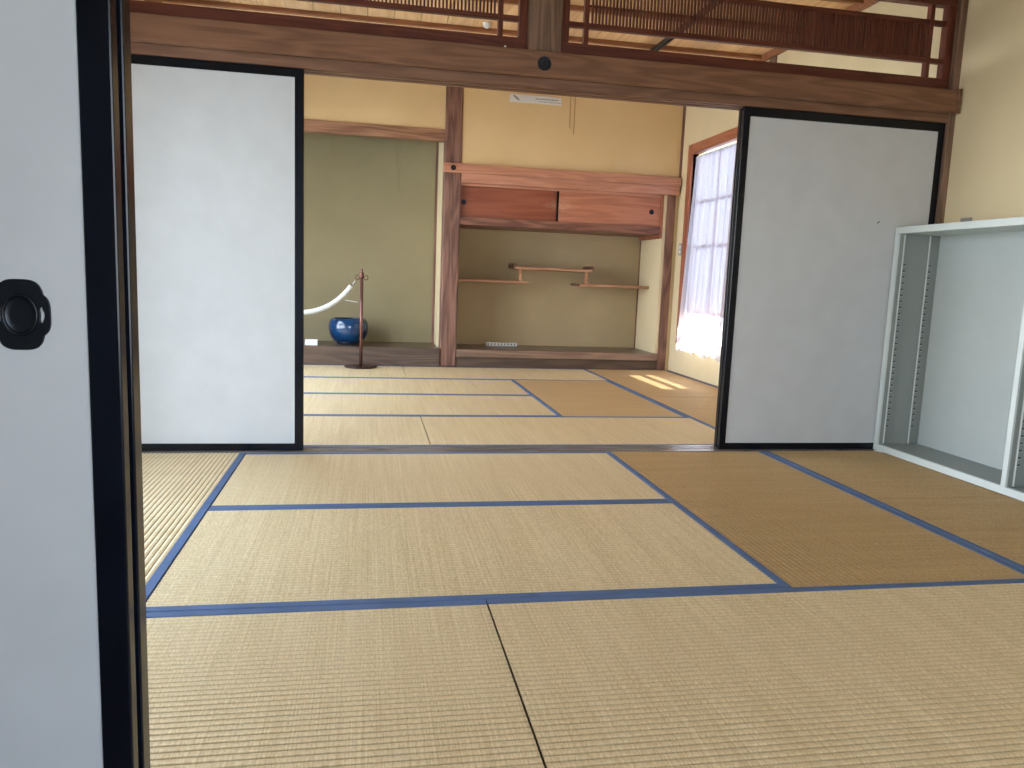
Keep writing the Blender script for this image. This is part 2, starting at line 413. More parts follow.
def tatami(x0, x1, y0, y1, parent, along, zj=0.0, mat='tatami'):
    cx, cy_ = (x0+x1)/2, (y0+y1)/2
    ln, wd = ((x1-x0), (y1-y0)) if along == 'x' else ((y1-y0), (x1-x0))
    key = (round(ln, 3), round(wd, 3), mat)
    if key not in MESH: MESH[key] = (mat_mesh('tatami_mat', ln, wd, mat), border_mesh(ln, wd))
    m, b = MESH[key]
    o = bpy.data.objects.new('tatami_mat', m); COL.objects.link(o); o.parent = parent
    w = Vector((cx, cy_, zj)); o.location = w-ORIG[parent]; ORIG[o] = w
    o.rotation_euler.z = 0 if along == 'x' else math.pi/2
    for s in (0, math.pi):
        c = bpy.data.objects.new('cloth_border', b); COL.objects.link(c); c.parent = o; c.rotation_euler.z = s
        ORIG[c] = w
    return o
floor1 = boxes('floor', [(WL-.12, WR1+.12, YN-.16, 0.139, -0.12, -0.051)], 'straw_core', kind='structure',
               label='front room floor covered with woven rush tatami mats', cat='floor')
floor2 = boxes('floor', [(WL-.12, WR2+.12, 0.14, 4.46, -0.12, -0.051)], 'straw_core', kind='structure',
               label='back room floor of tatami mats in front of the alcoves', cat='floor')
for a in [(-W, 0, -2*W, 0, 'y'), (0, 2*W, -W, 0, 'x'), (0, 2*W, -2*W, -W, 'x'), (2*W, 3*W, -2*W, 0, 'y'),
          (3*W, 4*W, -W, 0, 'y'), (3*W, 4*W, -3*W, -W, 'y'), (-W, W, -3*W, -2*W, 'x'), (W, 3*W, -3*W, -2*W, 'x')]:
    tatami(*a[:4], floor1, a[4], random.uniform(-0.0008, 0.0008), 'tatami_shaded' if a[4] == 'y' and a[0] > 1 else 'tatami')
r0, rd = 0.14, 0.89
ry = [r0+rd*i for i in range(5)]
for a in [(-W, W, ry[0], ry[1], 'x'), (W, 3*W, ry[0], ry[1], 'x'), (0, 2*W, ry[1], ry[2], 'x'), (0, 2*W, ry[2], ry[3], 'x'),
          (-W, 0, ry[1], ry[3], 'y'), (2*W, 3*W, ry[1], ry[3], 'y'), (-W, W, ry[3], ry[4], 'x'), (W, 3*W, ry[3], ry[4], 'x'),
          (3*W, 4*W, ry[0], ry[2], 'y'), (3*W, 4*W, ry[2], ry[4], 'y')]:
    tatami(*a[:4], floor2, a[4], random.uniform(-0.0008, 0.0008), 'tatami_half_shaded' if a[4] == 'y' and a[0] > 1 else 'tatami')
# wooden edging between mats and walls
boxes('trim_1', [(XR+.001, WR1+.01, YN, 0.0, -0.05, 0.002)], 'beam_y', kind='structure', bev=0.001, label='narrow wooden floor edging along the front room right wall', cat='trim')
boxes('trim_2', [(XR+.001, WR2+.03, 0.14, YB, -0.05, 0.004)], 'post_z', kind='structure', bev=0.001, label='narrow wooden floor edging below the curtained window', cat='trim')
boxes('trim_3', [(WL-.01, XL-.001, YN, YB, -0.05, 0.002)], 'beam_y', kind='structure', bev=0.001, label='narrow wooden floor edging along the left walls', cat='trim')

boxes('trim_22', [(XL, XR, YB+.0005, 3.7345, -0.05, -0.002)], 'post_z', kind='structure', label='thin wooden floor edging in front of the alcoves', cat='trim')
# sliding-door sill between the rooms: three ridges, two grooves
def sill(name, y0, y1, x0, x1, label):
    w = y1-y0; g = 0.022; bm = bmesh.new()
    c1, c2 = y0+w*0.33, y0+w*0.70
    poly = [(y0, -.05), (y0, .002), (c1-g/2, .002), (c1-g/2, -.003), (c1+g/2, -.003), (c1+g/2, .002), (c2-g/2, .002), (c2-g/2, -.003), (c2+g/2, -.003), (c2+g/2, .002), (y1, .002), (y1, -.05)]
    prism_x(bm, poly, x0, x1)
    return mk(name, bm, 'sill', kind='structure', label=label, cat='sill')
sill('trim_4', 0.001, 0.139, WL-.02, 3.76, 'worn grooved wooden sill between the two tatami rooms')
sill('trim_5', -2.88, YN-.001, WL-.02, 3.76, 'grooved wooden sill under the nearest sliding doors')
# hall behind the camera
hall = root('floor', (1.4, -4.0, -0.03), 'plank floor of the hall at the camera end', 'floor', kind='structure')
for i in range(18):
    y0 = -5.0+i*0.1178
    boxes('plank', [(-1.2, 3.9, y0+.001, y0+.1168, -0.03, 0.0)], 'hallfloor', hall, bev=0.001)

# ------------------------------------------------------------------ walls
def wall_x(name, x0, x1, y0, y1, z0, z1, holes, mat, label):
    """wall in the plane x = const with rectangular openings (ya, yb, za, zb)"""
    lst = []; ys = sorted({y0, y1} | {h[0] for h in holes} | {h[1] for h in holes})
    for a, b in zip(ys, ys[1:]):
        segs = [(z0, z1)]
        for h in holes:
            if h[0] <= a+1e-6 and h[1] >= b-1e-6:
                segs = [(z0, h[2]), (h[3], z1)]
        for s in segs:
            if s[1]-s[0] > 1e-4: lst.append((x0, x1, a, b, s[0], s[1]))
    return boxes(name, lst, mat, kind='structure', label=label, cat='wall')
wall_x('wall_right', WR1, WR1+.12, -5.1, 0.02, 0.0, CEIL, [], 'plaster', 'cream plaster wall behind the grey steel bookcase')
wall_x('wall_right', WR2, WR2+.12, 0.12, YB+.9, 0.0, CEIL+.03, [(2.50, 3.445, .29, 2.155)], 'plaster', 'cream plaster wall around the curtained window in back room')
wall_x('wall_left', WL-.12, WL, -2.73, 0.03, 0.0, CEIL, [(-2.1, -.48, .03, 1.95)], 'plaster', 'front room left wall with a wide garden window')
wall_x('wall_left', WL-.12, WL, 0.11, YB+.9, 0.0, CEIL, [(.25, 3.5, .05, 2.2)], 'plaster', 'back room left wall with a wide window')
wall_x('wall_left', -1.32, -1.20, -5.1, -2.88, 0.0, CEIL, [], 'plaster_white', 'hall end wall at the left')
boxes('wall_rear', [(-1.3, .7, -5.12, -5.0, 0, CEIL), (2.5, 3.9, -5.12, -5.0, 0, CEIL), (.7, 2.5, -5.12, -5.0, 1.8, CEIL), (.7, 2.5, -5.12, -5.0, 0, .5)],
      'plaster_white', kind='structure', label='hall wall with windows behind the camera', cat='wall')
boxes('wall_near', [(-1.3, WL, -2.86, -2.75, 0, CEIL), (WL, 3.72, -2.86, -2.75, 1.95, CEIL)], 'plaster', kind='structure', label='plaster above the nearest sliding door track', cat='wall')
boxes('trim_6', [(WL, 3.72, -2.88, -2.735, 1.81, 1.95)], 'beam_x', kind='structure', bev=.003, label='wooden head track over the nearest sliding doors', cat='beam')

def hidden_window(name, plane, a0, a1, z0, z1, n, axis, label, pane='glass'):
    """wooden sash window: outer frame, sashes with clear panes"""
    r = root(name, (plane, (a0+a1)/2, z0) if axis == 'x' else ((a0+a1)/2, plane, z0), label, 'window', kind='structure')
    def B(nm, p0, p1, q0, q1, s0, s1, mat):
        boxes(nm, [(p0, p1, q0, q1, s0, s1)] if axis == 'x' else [(q0, q1, p0, p1, s0, s1)], mat, r, bev=.002 if mat == 'post_z' else 0)
    f = .04
    B('frame_rail', plane-.05, plane+.05, a0, a1, z0, z0+f, 'post_z'); B('frame_rail', plane-.05, plane+.05, a0, a1, z1-f, z1, 'post_z')
    w = (a1-a0)/n
    for i in range(n+1):
        c = min(max(a0+i*w, a0+f/2), a1-f/2); B('mullion', plane-.045, plane+.045, c-f/2, c+f/2, z0+f, z1-f, 'post_z')
    for i in range(n):
        B('pane', plane-.003, plane+.003, a0+i*w+f/2, a0+(i+1)*w-f/2, z0+f, z1-f, pane)
hidden_window('window_1', WL-.06, -2.1, -.48, .03, 1.95, 3, 'x', 'wide garden window in the front room left wall')
hidden_window('window_2', WL-.06, .25, 3.5, .05, 2.2, 4, 'x', 'wide window in the back room left wall')
hidden_window('window_3', -5.06, .7, 2.5, .5, 1.8, 2, 'y', 'hall window behind the camera')
# ground outside
boxes('ground', [(-14, 14, -14, 12, -.6, -.5)], 'gravel', kind='structure', label='pale gravel ground outside the windows', cat='ground')

# ------------------------------------------------------------------ ceilings
c2 = root('ceiling', (1.4, 2.2, CEIL), 'cedar board ceiling of the back room with battens', 'ceiling', kind='structure')
bw = 0.190; x = WL-.04
while x < WR2:
    boxes('ceiling_board', [(x+.0025, min(x+bw-.0025, WR2+.06), 0.10, 4.50, CEIL+random.uniform(0, .002), CEIL+.014)], 'ceil', c2)
    x += bw
for y in (.20, .85, 1.50, 2.16, 2.82, 3.47):
    boxes('batten', [(WL-.02, WR2+.01, y-.017, y+.017, CEIL-.030, CEIL+.001)], 'ceil_x', c2, bev=.004)
boxes('cornice', [(WR2-.034, WR2+.02, .13, YB+.05, CEIL-.052, CEIL-.0005)], 'ceil_x', c2, bev=.004)
boxes('cornice', [(WL-.01, WL+.05, .13, YB+.05, CEIL-.075, CEIL-.0005)], 'ceil_x', c2, bev=.004)
c1 = root('ceiling', (1.4, -1.4, CEIL), 'cedar board ceiling of the front room', 'ceiling', kind='structure')
x = WL-.04
while x < WR1:
    boxes('ceiling_board', [(x+.001, min(x+bw-.0015, WR1+.06), -5.1, 0.10, CEIL+random.uniform(0, .002), CEIL+.014)], 'ceil', c1)
    x += bw
boxes('ceiling', [(-1.4, 3.95, -5.2, 4.8, CEIL+.05, CEIL+.09)], 'post_z', kind='structure', label='roof underside above the ceiling boards', cat='roof')
cd = boxes('ceiling_conduit', [(2.705, 2.722, .55, 3.4, CEIL-.058, CEIL-.031), (2.732, 2.749, .55, 3.4, CEIL-.058, CEIL-.031)], 'black_ink', bev=.003,
      label='black double wiring conduit fixed under the board ceiling', cat='conduit')
bm = bmesh.new(); lathe(bm, [(.012, CEIL-.036), (.02, CEIL-.03), (.030, CEIL-.012), (.034, CEIL-.001)], 1.40, 2.03, 20)
mk('ceiling_sensor', bm, 'card', smooth=False, label='small white round sensor on the board ceiling', cat='sensor')

# ------------------------------------------------------------------ posts and beams between the rooms
boxes('trim_7', [(3.669, 3.775, .008, .128, 0, CEIL)], 'post_z', kind='structure', bev=.003, label='brown wall post at the right end of the sliding doors', cat='post')
boxes('trim_8', [(-1.01, -.90, .008, .128, 0, CEIL)], 'post_z', kind='structure', bev=.003, label='wall post at the left end of the sliding doors', cat='post')
bm = bmesh.new()      # head track with two grooves underneath
g = .022; c1y, c2y = .14*.33, .14*.70
prism_x(bm, [(.016, 1.823), (c1y-g/2, 1.823), (c1y-g/2, 1.837), (c1y+g/2, 1.837), (c1y+g/2, 1.823), (c2y-g/2, 1.823), (c2y-g/2, 1.837), (c2y+g/2, 1.837), (c2y+g/2, 1.823), (.138, 1.823), (.138, 1.90), (.016, 1.90)], -.90, 3.669)
mk('trim_9', bm, 'beam_x', kind='structure', label='grooved wooden head track above the white sliding doors', cat='beam')
bm = bmesh.new()      # long tie beam on the front face, chamfered below
prism_x(bm, [(.0015, 1.868), (-.016, 1.866), (-.028, 1.876), (-.024, 1.984), (-.018, 1.988), (.0015, 1.988)], -.93, 3.674)
beam = mk('trim_10', bm, 'beam_x', kind='structure', label='long brown beam above the sliding doors with round black nail cover', cat='beam')
boxes('beam_end', [(3.6745, 3.695, -.034, .0075, 1.864, 1.992)], 'beam_x', beam, bev=.003)
boxes('trim_11', [(-.90, 3.668, .01, .13, 1.902, 1.986)], 'beam_x', kind='structure', label='backing rail behind the long brown beam', cat='beam')
# nail cover with flower relief
def nail_cover(cx, cz, yf, r, parent):
    bm = bmesh.new(); seg = 40
    for (ra, rb, ya, yb) in ((r, r*.93, 0, -.004), (r*.93, r*.80, -.004, -.003)):
        a = [bm.verts.new((cx+ra*math.cos(t), yf+ya, cz+ra*math.sin(t))) for t in [2*math.pi*i/seg for i in range(seg)]]
        b = [bm.verts.new((cx+rb*math.cos(t), yf+yb, cz+rb*math.sin(t))) for t in [2*math.pi*i/seg for i in range(seg)]]
        for i in range(seg): bm.faces.new((a[i], a[(i+1) % seg], b[(i+1) % seg], b[i]))
    bm.faces.new(b)
    o = mk('nail_cover', bm, 'iron', parent, label='round black metal nail cover with flower relief')
    for k in range(8):
        t = 2*math.pi*k/8; bm = bmesh.new()
        px, pz = cx+.48*r*math.cos(t), cz+.48*r*math.sin(t)
        bmesh.ops.create_uvsphere(bm, u_segments=8, v_segments=5, radius=r*.17, matrix=Matrix.Translation((px, yf-.003, pz)) @ Matrix.Diagonal((1, .3, 1, 1)))
        mk('petal', bm, 'iron', o, smooth=True)
    bm = bmesh.new(); bmesh.ops.create_uvsphere(bm, u_segments=10, v_segments=6, radius=r*.22, matrix=Matrix.Translation((cx, yf-.003, cz)) @ Matrix.Diagonal((1, .4, 1, 1)))
    mk('flower_centre', bm, 'iron', o, smooth=True)
nail_cover(1.398, 1.928, -.0265, .034, beam)
bm = bmesh.new(); bmesh.ops.create_uvsphere(bm, u_segments=8, v_segments=6, radius=.006, matrix=Matrix.Translation((1.205, -.012, 1.993)))
mk('pin', bm, 'card', beam, smooth=True, label='small white pin')
boxes('trim_12', [(1.322, 1.487, .012, .125, 1.988, CEIL)], 'post_z', kind='structure', bev=.003, label='short pale post between the two lattice transoms', cat='post')
boxes('trim_13', [(-.90, 1.321, .02, .12, 2.475, 2.56), (1.488, 3.668, .02, .12, 2.475, 2.56)], 'beam_x', kind='structure', label='rail above the lattice transoms', cat='beam')
boxes('wall_transom', [(-.90, 1.321, .035, .105, 2.56, CEIL), (1.488, 3.668, .035, .105, 2.56, CEIL)], 'plaster', kind='structure', label='plaster strip above the lattice transoms', cat='wall')

def transom(x0, x1, label):
    r = root('transom_lattice', ((x0+x1)/2, .065, 1.989), label, 'transom', 'lattice transoms over the sliding doors')
    ya, yb = .040, .090
    boxes('frame_rail', [(x0, x1, ya, yb, 1.989, 2.056)], 'lattice', r, bev=.002); boxes('frame_rail', [(x0, x1, ya, yb, 2.43, 2.474)], 'lattice', r, bev=.002)
    fs = .042
    boxes('frame_stile', [(x0, x0+fs, ya, yb, 2.056, 2.43)], 'lattice_z', r, bev=.002); boxes('frame_stile', [(x1-fs, x1, ya, yb, 2.056, 2.43)], 'lattice_z', r, bev=.002)
    i0, i1 = x0+fs, x1-fs; b0, b1 = i0+.078, i1-.078; t = .024
    ym0, ym1 = .050, .080
    for z in (2.135, 2.330): boxes('crossbar', [(i0, i1, ym0, ym1, z, z+t)], 'lattice', r, bev=.0015)
    for xx in (b0, b1-t): boxes('upright_bar', [(xx, xx+t, ym0-.0015, ym1+.0015, 2.056, 2.43)], 'lattice_z', r, bev=.0015)
    boxes('slat_rail', [(b0+t, b1-t, .068, .0745, 2.240, 2.250)], 'lattice', r)
    n = int((b1-b0-2*t)/.0178); p = (b1-b0-2*t)/n; first = None
    for i in range(n-1):
        cx = b0+t+(i+1)*p
        if first is None:
            first = boxes('slat', [(cx-.0042, cx+.0042, .051, .0675, 2.157, 2.331)], 'lattice_z', r)
        else: clone(first, ORIG[first]+Vector((i*p, 0, 0)), r)
    return r
transom(-.90, 1.321, 'left red-brown lattice transom with fine vertical slats')
transom(1.488, 3.664, 'right red-brown lattice transom with fine vertical slats beside cream wall')

# ------------------------------------------------------------------ sliding doors
def door_pull(cx, cz, yf, parent, sx=1.0):
    """lobed iron finger pull with a round cup"""
    hw, hh = .0325*sx, .0415*sx
    def outline(k):
        pts = []
        for i in range(160):
            t = 2*math.pi*i/160
            c, s = math.cos(t), math.sin(t)
            def se(A, B, p): return ((abs(c)/A)**p+(abs(s)/B)**p)**(-1/p)
            r = max(se(hw*.80, hh, 3.6), se(hw, hh*.66, 3.6))
            pts.append((k*r*c, k*r*s))
        return pts
    cu = bpy.data.curves.new('plate', 'CURVE'); cu.dimensions = '2D'; cu.fill_mode = 'BOTH'; cu.extrude = .0012; cu.bevel_depth = .0006
    def poly(pts):
        s = cu.splines.new('POLY'); s.points.add(len(pts)-1); s.use_cyclic_u = True
        for q, (a, b) in zip(s.points, pts): q.co = (a, b, 0, 1)
    poly(outline(1.0))
    cr_x, cr_y = .0185*sx, .0235*sx
    poly([(cr_x*math.cos(-t), cr_y*math.sin(-t)) for t in [2*math.pi*i/48 for i in range(48)]])
    for sgn in (-1, 1):
        pts = []
        for i in range(24):
            t = -2*math.pi*i/24*sgn
            pts.append((sgn*(.0236*sx+.0030*sx*math.cos(t)*(1+.25*math.cos(3*t))), .0105*sx*math.sin(t)))
        poly(pts)
    tmp = bpy.data.objects.new('tmp', cu); COL.objects.link(tmp)
    dg = bpy.context.evaluated_depsgraph_get(); me = bpy.data.meshes.new_from_object(tmp.evaluated_get(dg))
    bpy.data.objects.remove(tmp)
    bm = bmesh.new(); bm.from_mesh(me); bpy.data.meshes.remove(me)
    for v in bm.verts: v.co = Vector((cx+v.co.x, yf-.0018+v.co.z, cz+v.co.y))
    p = mk('pull_plate', bm, 'iron', parent, label='lobed black iron finger pull')
    bm = bmesh.new()
    tube(bm, [(cx+cr_x*1.0*math.cos(t), yf-.0045, cz+cr_y*1.0*math.sin(t)) for t in [2*math.pi*i/48 for i in range(48)]], .0024*sx, 8, close=True)
    mk('cup_rim', bm, 'iron', p, smooth=True)
    bm = bmesh.new(); prev = None
    for k, (f, d) in enumerate(((1.0, -.004), (.97, .0005), (.92, .0015), (.6, .0022), (.2, .0024))):
        ring = [bm.verts.new((cx+cr_x*f*math.cos(t), yf+d-.0035, cz+cr_y*f*math.sin(t))) for t in [2*math.pi*i/40 for i in range(40)]]
        if prev:
            for i in range(40): bm.faces.new((prev[i], prev[(i+1) % 40], ring[(i+1) % 40], ring[i]))
        prev = ring
    bm.faces.new(prev)
    mk('cup', bm, 'iron', p, smooth=True)
def fusuma(name, x0, x1, y0, y1, z0, z1, label, stile=.038, top=.046, bot=.036, group=None):
    r = root(name, ((x0+x1)/2, (y0+y1)/2, z0), label, 'sliding door', group, 'structure')
    boxes('stile', [(x0, x0+stile, y0, y1, z0, z1)], 'lacquer', r, bev=.0025)
    boxes('stile', [(x1-stile, x1, y0, y1, z0, z1)], 'lacquer', r, bev=.0025)
    boxes('top_rail', [(x0+stile, x1-stile, y0+.001, y1-.001, z1-top, z1)], 'lacquer', r, bev=.002)
    boxes('bottom_rail', [(x0+stile, x1-stile, y0+.001, y1-.001, z0, z0+bot)], 'lacquer', r, bev=.002)
    panel = boxes('paper_panel', [(x0+stile, x1-stile, y0+.004, y1-.004, z0+bot, z1-top)], 'paper', r)
    return r
ZS = .0025
dl = fusuma('door_1', -.880, .266, .032, .060, ZS, 1.8225, 'white paper sliding door with black frame beside the blue pot', stile=.042, top=.040)
fusuma('door_2', -.885, .250, .084, .112, ZS, 1.8225, 'back sliding door stacked behind the bright left one')
dr = fusuma('door_3', 2.482, 3.668, .032, .060, ZS, 1.8225, 'grey-white paper sliding door with black frame behind steel bookcase')
fusuma('door_4', 2.490, 3.666, .084, .112, ZS, 1.8225, 'back sliding door stacked behind the right one')
bm = bmesh.new(); prism_y(bm, [(0, 0), (.006, .004), (.014, .014), (.012, .017), (.002, .008)], .0345, .0362)
for v in bm.verts: v.co += Vector((3.315, 0, 1.265))
mk('smudge', bm, 'black_ink', dr)
dn = fusuma('door_5', -.872, .278, -2.850, -2.826, ZS, 1.8095, 'nearest white sliding door with black frame and iron finger pull', stile=.0375)
door_pull(.1675, .831, -2.846, dn)
fusuma('door_6', -.870, .277, -2.800, -2.767, ZS, 1.8095, 'sliding door right behind the nearest one', stile=.0375)

# ------------------------------------------------------------------ alcoves at the back
YP = 3.72            # front plane of the alcove posts
YA = 4.36            # alcove back wall
boxes('wall_back', [(-1.05, 1.30, YA, YA+.1, -.05, CEIL)], 'plaster_olive', kind='structure', label='olive plaster back wall of the left picture alcove', cat='wall')
boxes('wall_back', [(1.30, WR2+.12, YA, YA+.1, -.05, CEIL)], 'plaster_drab', kind='structure', label='drab plaster back wall of the right shelf alcove', cat='wall')
boxes('wall_alcove', [(1.265, 1.43, YP+.151, YA, -.05, CEIL)], 'plaster', kind='structure', label='plaster partition between the two alcoves', cat='wall')
boxes('wall_alcove', [(3.505, WR2, YP+.02, YA, -.05, CEIL)], 'plaster', kind='structure', label='right side wall of the shelf alcove', cat='wall')
boxes('wall_alcove', [(-1.0, -.86, YP+.02, YA, -.05, CEIL)], 'plaster', kind='structure', label='left side wall of the picture alcove', cat='wall')
boxes('wall_upper', [(-.93, 1.272, YP+.03, YP+.09, 2.262, CEIL)], 'plaster_alcove', kind='structure', label='ochre plaster above the picture alcove lintel', cat='wall')
boxes('wall_upper', [(1.436, WR2, YP+.015, YP+.09, 1.93, CEIL)], 'plaster_alcove', kind='structure', label='ochre plaster above the shelf alcove cabinet', cat='wall')
boxes('trim_14', [(1.272, 1.436, YP, YP+.15, 0.0, CEIL)], 'pillar_z', kind='structure', bev=.012, label='square brown alcove pillar between the two alcoves', cat='pillar')
boxes('trim_15', [(-.93, 1.272, YP+.01, YP+.11, 2.155, 2.262)], 'pillar_z' if False else wood('lintel_wood', srgb(112, 76, 58), srgb(176, 132, 102), 'x', .5, 5.0), kind='structure', bev=.004, label='grained wooden lintel above the picture alcove', cat='lintel')
boxes('trim_16', [(3.535, 3.620, YP-.005, YP+.05, 0.0, 1.7765)], 'pillar_z', kind='structure', bev=.003, label='slim brown post at the right side of shelf alcove', cat='post')
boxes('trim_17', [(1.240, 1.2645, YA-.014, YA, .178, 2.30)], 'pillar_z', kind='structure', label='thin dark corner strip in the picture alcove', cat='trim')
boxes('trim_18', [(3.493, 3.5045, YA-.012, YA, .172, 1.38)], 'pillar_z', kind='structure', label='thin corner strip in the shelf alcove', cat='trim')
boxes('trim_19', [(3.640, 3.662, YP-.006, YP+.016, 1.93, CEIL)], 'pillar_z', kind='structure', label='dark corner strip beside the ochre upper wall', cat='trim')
# platforms
pl = root('alcove_platform', (.17, 4.0, 0), 'dark raised wooden platform of the picture alcove under blue pot', 'platform')
boxes('front_board', [(-.93, 1.2715, 3.702, 3.80, -.0015, .180)], 'pillar_z' if False else MAT['platform'], pl, bev=.006)
boxes('floor_board', [(-.93, 1.264, 3.801, YA, .10, .176)], 'platform', pl, bev=.001)
pr = root('alcove_platform', (2.5, 4.0, 0), 'dark raised wooden platform of the shelf alcove with white strip', 'platform')
boxes('floor_board', [(1.437, 3.505, 3.745, YA, .093, .172)], 'platform', pr, bev=.008)
boxes('edge_board', [(1.437, 3.534, 3.710, 3.7445, .096, .172)], wood('edge_wood', srgb(112, 88, 72), srgb(150, 122, 102), 'x', .35, 6.0), pr, bev=.006)
boxes('kick_board', [(1.437, 3.534, 3.735, 3.775, 0.0, .092)], 'platform', pr)
# tie beam over the shelf alcove
ab = root('trim_20', (2.45, 3.68, 1.765), 'reddish wooden beam across the shelf alcove with black nail cover', 'beam', kind='structure')
bm = bmesh.new(); prism_x(bm, [(YP+.014, 1.864), (YP-.05, 1.864), (YP-.056, 1.872), (YP-.05, 1.947), (YP-.046, 1.950), (YP+.014, 1.950)], 1.262, 3.640)
mk('beam_board', bm, 'redwood_x', ab)
boxes('lower_rail', [(1.437, 3.638, YP-.035, YP+.09, 1.777, 1.8635)], 'redwood_x', ab, bev=.003)
nail_cover(1.352, 1.906, YP-.0535, .026, ab)
# hanging cabinet with two sliding doors
hc = root('hanging_cabinet', (2.48, 3.9, 1.37), 'reddish wooden wall cabinet with two sliding doors under the beam', 'cabinet')
boxes('bottom_board', [(1.437, 3.475, YP+.015, YA-.002, 1.385, 1.462)], wood('cabinet_bottom', srgb(96, 58, 46), srgb(150, 104, 84), 'x', .4, 6.0), hc, bev=.003)
boxes('end_panel', [(3.4755, 3.500, YP+.02, YA-.002, 1.348, 1.7765)], 'redwood_z', hc, bev=.003)
boxes('back_panel', [(1.437, 3.475, 4.12, 4.13, 1.463, 1.775)], 'redwood_x', hc)
boxes('track', [(1.437, 3.475, YP+.03, YP+.10, 1.7575, 1.7765)], 'redwood_x', hc)
d1 = boxes('door', [(1.440, 2.412, YP+.068, YP+.084, 1.463, 1.757)], cabinet_door_left, hc)
d2 = boxes('door', [(2.415, 3.474, YP+.042, YP+.058, 1.463, 1.757)], cabinet_door_right, hc)
boxes('door_edge', [(2.396, 2.4145, YP+.040, YP+.060, 1.463, 1.757)], 'lacquer', d2)
for d, cx, cz, yf in ((d1, 1.472, 1.602, YP+.068), (d2, 3.385, 1.606, YP+.042)):
    bm = bmesh.new(); tube(bm, [(cx+.021*math.cos(t), yf-.0012, cz+.021*math.sin(t)) for t in [2*math.pi*i/24 for i in range(24)]], .005, 6, close=True)
    cyl_y(bm, cx, cz, yf-.0015, yf-.0002, .02)
    mk('round_pull', bm, 'blue_pull', d, label='small round dark blue pull')
# staggered shelves
ss = root('staggered_shelves', (2.5, 4.18, .84), 'staggered wooden shelves of three boards in the right alcove', 'shelves')
SF = 4.02
boxes('shelf_board', [(1.437, 2.19, SF, YA, .838, .862)], 'shelf', ss, bev=.002)
boxes('shelf_board', [(2.050, 2.875, SF, YA, .982, 1.008)], 'shelf', ss, bev=.002)
boxes('shelf_board', [(2.745, 3.504, SF, YA, .832, .858)], 'shelf', ss, bev=.002)
boxes('end_cap', [(2.733, 2.7445, SF+.004, YA, .8315, .8585)], 'shelf_dark', ss, bev=.001)
for cx in (2.110, 2.815):
    z0 = .8625 if cx < 2.5 else .8585
    boxes('strut', [(cx-.015, cx+.015, SF+.01, SF+.04, z0, .9815)], 'shelf', ss, bev=.002)
for s, x0 in ((-1, 2.050), (1, 2.875)):
    bm = bmesh.new()
    poly = [(x0, .990), (x0+s*.010, .995), (x0+s*.014, 1.020), (x0+s*.006, 1.043), (x0-s*.006, 1.036), (x0-s*.020, 1.0085), (x0-s*.03, 1.0085)]
    prism_y(bm, [(a, b) for a, b in poly], SF+.002, YA)
    mk('upturned_lip', bm, 'shelf_dark', ss)

# sign, wires and marks
sg = root('wall_sign', (2.13, 3.73, 2.565), 'white sign strip with grey leaf emblem on the ochre upper wall', 'sign')
boxes('board', [(1.880, 2.388, YP+.0035, YP+.0145, 2.562, 2.632)], 'card', sg, bev=.001)
bm = bmesh.new()
n = 14; up = [(1.905+.075*i/n, 2.622-.045*i/n+.016*math.sin(math.pi*i/n)) for i in range(n+1)]; lo = [(1.905+.075*i/n, 2.622-.045*i/n-.012*math.sin(math.pi*i/n)) for i in range(n-1, 0, -1)]
prism_y(bm, up+lo, YP+.0022, YP+.0033)
mk('leaf_emblem', bm, 'ink', sg)
for zc, xa, hh in ((2.604, 2.13, .010), (2.580, 2.17, .007)):
    bm = bmesh.new(); xx = xa
    while xx < 2.36:
        w = random.uniform(.008, .02); bx(bm, xx, xx+w, YP+.0026, YP+.0033, zc-hh/2, zc+hh/2); xx += w+.005
    mk('lettering', bm, 'ink', sg)
def wire(x, y, z0, z1, label):
    bm = bmesh.new(); tube(bm, [(x, y, z0), (x, y, z1)], .0022, 6)
    mk('hanging_wire', bm, 'wire', label=label, cat='wire', group='picture wires on the alcove walls')
wire(.205, YA-.004, 1.95, 2.60, 'left single thin picture wire on olive alcove wall')
wire(.872, YA-.004, 1.72, 2.60, 'longer thin picture wire on olive alcove wall')
wire(.838, YA-.004, 1.90, 2.60, 'short thin picture wire beside the longer wire')
wire(2.480, YP+.011, 2.36, 2.72, 'thin picture wire on ochre wall right of the sign')
wire(2.525, YP+.011, 2.30, 2.72, 'longer thin picture wire on ochre wall right of sign')
bm = bmesh.new(); tube(bm, [(.340, YA-.004, .598), (.465, YA-.004, .580)], .005, 6)
mk('wall_hook_bar', bm, 'card', label='thin short white bar on olive wall above blue pot', cat='bar')

# ------------------------------------------------------------------ curtained window in the back room
wx = WR2
wi = root('window_4', (wx, 2.98, .29), 'reddish wooden framed window behind the white sheer curtain', 'window', kind='structure')
fo0, fo1, fz0, fz1 = 2.40, 3.540, .275, 2.243
fw = .10
boxes('casing', [(wx-.018, wx+.06, fo1-fw+.005, fo1, fz0+.02, fz1)], 'redwood_z', wi, bev=.004)
boxes('casing', [(wx-.018, wx+.06, fo0, fo0+fw, fz0+.02, fz1)], 'redwood_z', wi, bev=.004)
boxes('casing', [(wx-.0185, wx+.06, fo0+fw+.0005, fo1-fw+.0045, fz1-.095, fz1)], 'redwood_y', wi, bev=.004)
boxes('sash_rail', [(wx+.045, wx+.085, fo0+fw, fo1-fw, .268, .345)], 'redwood_y', wi)
for z0, z1 in ((.445, .485), (.610, .65), (1.25, 1.275), (1.68, 1.70)):
    boxes('muntin', [(wx+.05, wx+.08, fo0+fw, fo1-fw, z0, z1)], 'redwood_y', wi)
boxes('muntin', [(wx+.051, wx+.079, 2.97, 2.99, .65, 2.13)], 'redwood_z', wi)
